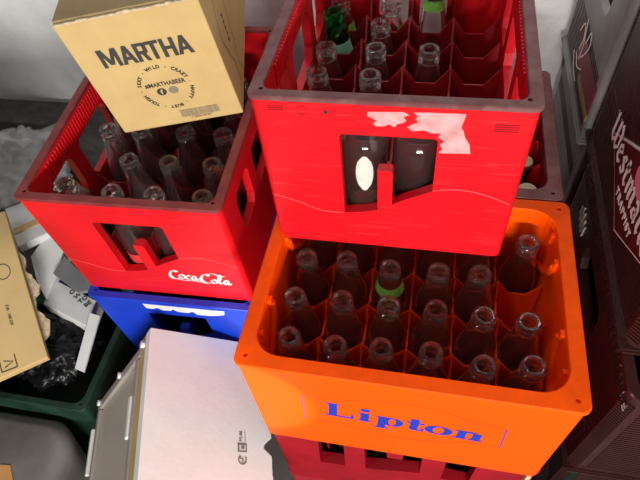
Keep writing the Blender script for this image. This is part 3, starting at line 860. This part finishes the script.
bm = bmesh.new(); box(bm, -.004, .004, .20, .29, .006, .018); bm_obj('clip', bm, 'clip', fb, bevel=.002)
for zz in (.04, .19, .33):
    bm = bmesh.new(); prism(bm, [(fd-.016+.006*math.cos(a), zz+.006*math.sin(a)) for a in [i*PI/6 for i in range(12)]], -.005, .002, 'x')
    bm_obj('rivet', bm, 'clip', fb)
# recycling mark, package mark and code printed on the foam
bm = bmesh.new(); mt = Matrix.Translation((fw-.054, .162, fh+.0004)) @ Matrix.Rotation(PI/2, 4, 'Z')
def q4(x0, x1, y0, y1): bm.faces.new([bm.verts.new(mt @ Vector((x, y, .0002))) for x, y in ((x0,y0),(x1,y0),(x1,y1),(x0,y1))])
pen(bm, [(-.018+.0065*math.cos(a), .0065*math.sin(a)) for a in [.5+i*.45 for i in range(12)]], mt, .0028, .0020, .3)
pen(bm, [(-.021,.0), (-.017,-.001), (-.016,.004)], mt, .002, .002, .3)
for (a, b, c, d_) in ((-.006,.008,-.008,-.006), (-.006,.008,.005,.008), (-.006,-.004,-.008,.008), (.005,.008,-.008,.008), (-.001,.004,-.004,.002)): q4(a, b, c, d_)
text_bm(bm, 'PS 06', mt @ Matrix.Translation((.019, .002, 0)), .0075)
q4(.010, .028, -.006, -.0048)
bm_obj('printed_mark', bm, 'markgrey', fb)

# ------------------------------------------------------------------ left-hand clutter
def slab(bm, pts, thick, up=Vector((0, 0, 1))):
    A = [bm.verts.new(Vector(p)) for p in pts]; B = [bm.verts.new(Vector(p)-up*thick) for p in pts]
    n = len(pts); bm.faces.new(A); bm.faces.new(B[::-1])
    for i in range(n): bm.faces.new((A[i], B[i], B[(i+1) % n], A[(i+1) % n]))

# brown carton panel with marks
ey = (Vector((-.8874, .216, -.27)) - Vector((-.6994, -.0389, -.36))).normalized()
ex = Vector((.0504, .0972, 0)); ex = (ex - ex.dot(ey)*ey).normalized(); ez = ex.cross(ey)
cp = thing('cardboard_sheet', 'flattened brown cardboard carton with handling marks at the left edge', 'cardboard', (-.6994, -.0389, -.36), Matrix((ex, ey, ez)).transposed().to_euler())
Ls = .36
bm = bmesh.new(); slab(bm, [(-.30, -.02, 0), (0, 0, 0), (0, Ls, 0), (-.30, Ls, 0)], .020)
bm_obj('panel', bm, 'card', cp, bevel=.002)
bm = bmesh.new()
edge = [(0, .04)] + [(.012+.008*math.sin(i*.5)+random.uniform(-.003, .003), .05+i*.0075) for i in range(26)] + [(0, .26)]
prism(bm, edge, -.018, -.011, 'z')
bm_obj('torn_edge', bm, 'tan_edge', cp)
bm = bmesh.new(); T = Matrix.Translation
pen(bm, [(.018*math.cos(a), .014*math.sin(a)) for a in [i*.45 for i in range(15)]], T((-.036, .215, .0004)) @ Matrix.Rotation(PI/2, 4, 'Z'), .0018, .0014, .3)
bm_obj('printed_mark', bm, 'ink', cp)
bm = bmesh.new(); text_bm(bm, 'F10 - 100 DX', T((-.046, .115, .0004)) @ Matrix.Rotation(-PI/2, 4, 'Z'), .0085)
bm_obj('printed_code', bm, 'ink', cp)
bm = bmesh.new(); mt = T((-.070, .018, .0004)) @ Matrix.Rotation(-PI/2, 4, 'Z')
for p in ([(-.014,-.014),(.014,-.014)], [(.014,-.014),(.014,.014)], [(.014,.014),(-.014,.014)], [(-.007,-.007),(0,.009),(.007,-.007)]): pen(bm, p, mt, .0022, .0018, .3, smooth=False)
bm_obj('printed_mark', bm, 'ink', cp)

# white carton with printed letters
wc = thing('paper_carton', 'white carton with a column of black letters, below the red logo crate corner', 'carton', (-.72, .09, -.42))
bm = bmesh.new(); P0 = Vector((-.72, .09, -.42))
slab(bm, [Vector(p)-P0 for p in ((-.7883, .1445, -.37), (-.6664, .1056, -.37), (-.6598, .0427, -.37), (-.7808, .0800, -.37))], .045); bm_obj('carton_body', bm, 'whitecard', wc, bevel=.002)
bm = bmesh.new()
for (x, y), s_ in zip(((-.729, .1170), (-.7120, .1095), (-.6955, .1020), (-.6800, .0930)), ('O', 'W', 'TO', 'BE')):
    text_bm(bm, s_, Matrix.Translation(Vector((x, y, -.3694))-P0) @ Matrix.Rotation(1.0, 4, 'Z'), .0150, bold=.0002)
bm_obj('printed_letters', bm, 'ink', wc)
bm = bmesh.new(); slab(bm, [(-.778, .1449, -.345), (-.7752, .1919, -.345), (-.659, .1186, -.345), (-.6976, .1059, -.345)][::-1], .008)
tag(bm_obj('carton_flap', bm, 'greycard'), 'dark grey card flap between the white carton and the red logo crate', 'card')
bm = bmesh.new(); slab(bm, [(-.8604, .1849, -.352), (-.8443, .2452, -.340), (-.79, .2300, -.345), (-.7854, .1971, -.350), (-.7755, .1470, -.356), (-.7747, .0887, -.362), (-.8119, .1253, -.352)][::-1], .040)
tag(bm_obj('crumpled_carton', bm, 'whitecard', bevel=.002), 'crumpled white carton behind the brown cardboard sheet', 'carton')
bm = bmesh.new(); slab(bm, [(-.7925, .0761, -.4), (-.7483, .067, -.405), (-.6894, .0652, -.415), (-.6849, .0462, -.415), (-.7706, .0539, -.405)][::-1], .004)
tag(bm_obj('paper_strip', bm, 'greycard'), 'creased grey paper under the lettered white carton', 'paper')
pk = thing('paper_carton', 'flat white carton with brown tape under the plastic bag', 'carton', (0, 0, 0))
bm = bmesh.new(); slab(bm, [(-.985, .300, -.335), (-.905, .360, -.335), (-.800, .265, -.325), (-.880, .190, -.325)], .02)
bm_obj('carton_body', bm, 'whitecard', pk)
bm = bmesh.new(); slab(bm, [(-.925, .240, -.3285), (-.845, .305, -.3285), (-.828, .290, -.3255), (-.908, .224, -.3255)], .002)
bm_obj('brown_tape', bm, 'card', pk)
bm = bmesh.new(); slab(bm, [(-.6583, .0684, -.36), (-.6334, .0645, -.36), (-.6268, -.0489, -.385), (-.6494, -.0436, -.385)], .004)
tag(bm_obj('paper_strip', bm, 'whitecard'), 'narrow white paper strip beside the black plastic bag', 'paper')

def crumple(name, loc, size, amp, freq, mat, seed, sub=5):
    bm = bmesh.new(); bmesh.ops.create_icosphere(bm, subdivisions=sub, radius=1)
    from mathutils import noise
    off = Vector((seed*3.1, seed*1.7, seed*.9))
    for v in bm.verts:
        n = v.co.normalized()
        k = 1 + amp*(noise.noise(n*freq+off)) + amp*.8*abs(noise.noise(n*freq*2.3+off)) - amp*.5*abs(noise.noise(n*freq*4.5+off))
        v.co = Vector((n.x*size[0]*k, n.y*size[1]*k, n.z*size[2]*k))
    o = bm_obj(name, bm, mat, None, smooth=True); o.location = loc; return o
tag(crumple('plastic_bag', (-.750, .010, -.435), (.085, .080, .045), .35, 2.6, 'bagblack', 3), 'shiny black plastic bag stuffed in the dark green crate', 'bag')
tag(crumple('plastic_bag', (-1.02, .44, -.33), (.12, .11, .07), .40, 2.8, 'bagclear', 9), 'crumpled clear plastic bag by the wall, left of the red logo crate', 'bag')

# grey bin at the lower left
bn = thing('plastic_bin', 'dusty grey plastic bin with a rounded corner, bottom left', 'bin', (-.835, -.295, -.75))
bm = bmesh.new(); rings = []
for z, k, r in ((0, -.035, .06), (.20, -.004, .07), (.232, 0, .07), (.245, -.008, .066), (.252, -.024, .06)):
    rings.append([(x, y, z) for x, y in rrect(.36+2*k, .36+2*k, r+k*.4, 8)])
loft(bm, rings); bm_obj('bin_body', bm, 'binm', bn, smooth=True, angle=50)
bm = bmesh.new(); text_bm(bm, 'F', Matrix.Translation((.06, -.08, .2520)), .05, depth=.0008); bm_obj('moulded_mark', bm, 'tub', bn)
bm = bmesh.new(); prism(bm, [(.02,.035),(.075,.015),(.10,.045),(.075,.075),(.03,.07)], .2505, .2535, 'z'); bm_obj('orange_sticker', bm, 'label_orange', bn)

# grimy board along the foot of the wall
bm = bmesh.new(); box(bm, -1.9, -.60, .60, .70, -.75, -.33)
tag(bm_obj('wooden_board', bm, 'dirt', bevel=.004), 'grimy dark boarding along the foot of the wall at upper left', 'board')
# yellow scrap under the orange crate's right end
bm = bmesh.new(); box(bm, .186, .192, -.150, -.140, -.50, -.253); 
tag(bm_obj('packing_strap', bm, 'cap'), 'narrow yellow strap at the right end of the dull red crate', 'strap')

# ------------------------------------------------------------------ room
bm = bmesh.new(); box(bm, -2.2, 1.6, .72, .86, -.75, 1.9); structure(bm_obj('wall_back', bm, 'wall'))
bm = bmesh.new(); box(bm, -2.2, 1.6, -3.2, .86, -.85, -.7505); structure(bm_obj('floor', bm, 'floor'))
bm = bmesh.new(); box(bm, 1.0, 1.14, -1.2, .72, -.75, 1.9); structure(bm_obj('wall_right', bm, 'wall'))

# added unseen blocker, a rail on a post, to shade the lower wall
bm = bmesh.new(); prism(bm, [(-1.6, -.13), (-.455, -.10), (-.455, .075), (-1.6, -.02)], -.38, -.33, 'y'); box(bm, -1.60, -1.54, -.38, -.33, -.75, -.10)
structure(bm_obj('shade_blocker_1', bm, 'dirt'))
# ------------------------------------------------------------------ light
W = bpy.data.worlds.new('world'); S.world = W; W.use_nodes = True
W.node_tree.nodes['Background'].inputs['Color'].default_value = (1, .98, .95, 1)
W.node_tree.nodes['Background'].inputs['Strength'].default_value = .09
def area(name, loc, target, sx, sy, power, color=(1, 1, 1)):
    l = bpy.data.lights.new(name, 'AREA'); l.shape = 'RECTANGLE'; l.size = sx; l.size_y = sy; l.energy = power; l.color = color
    o = bpy.data.objects.new(name, l); COL.objects.link(o); o.location = loc
    o.rotation_euler = (Vector(target)-Vector(loc)).to_track_quat('-Z', 'Y').to_euler(); return o
area('doorway_daylight', (.30, -2.1, .40), (-.1, .1, -.05), 1.1, .26, 80, (1, .97, .92))
area('ceiling_tube', (-.85, -.75, 1.55), (0, .1, 0), .05, 1.1, 7, (.95, .98, 1))
area('added_glint_light', (-.05, .66, 1.15), (-.05, -.1, -.1), 1.3, .04, 1.6, (.95, .98, 1))  # added light for glints on the bottle tops, no real tube
sp = bpy.data.lights.new('sun_gap', 'SPOT'); sp.energy = 240; sp.spot_size = math.radians(6.6); sp.spot_blend = .15; sp.shadow_soft_size = .01; sp.color = (1, .93, .82)
so = bpy.data.objects.new('sun_gap', sp); COL.objects.link(so); so.location = (-.5, -2.0, .55)
so.rotation_euler = (Vector((-.215, -.08, -.13))-Vector(so.location)).to_track_quat('-Z', 'Y').to_euler()

lp_ = bpy.data.lights.new('added_wall_spot', 'SPOT'); lp_.energy = 45; lp_.spot_size = math.radians(11); lp_.spot_blend = .5; lp_.shadow_soft_size = .02  # added narrow spot that brightens the right of the wall
lo_ = bpy.data.objects.new('added_wall_spot', lp_); COL.objects.link(lo_); lo_.location = (-.25, -.60, 1.75)
lo_.rotation_euler = (Vector((.205, .67, .06))-Vector(lo_.location)).to_track_quat('-Z', 'Y').to_euler()

# ------------------------------------------------------------------ camera and view
cam = bpy.data.cameras.new('camera'); cam.sensor_fit = 'HORIZONTAL'; cam.sensor_width = 36; cam.lens = 546.87*36/640
cam.clip_start = .02
co = bpy.data.objects.new('camera', cam); COL.objects.link(co)
co.location = (.0040, -.4030, .5929); co.rotation_euler = (.6637, .0841, .1855)
S.camera = co
S.view_settings.view_transform = 'Standard'; S.view_settings.look = 'None'; S.view_settings.exposure = 0; S.view_settings.gamma = 1
S.view_settings.use_curve_mapping = False
S.cycles.transparent_max_bounces = 40; S.cycles.max_bounces = 24; S.cycles.transmission_bounces = 24; S.cycles.glossy_bounces = 8; S.cycles.diffuse_bounces = 5; S.cycles.use_denoising = True
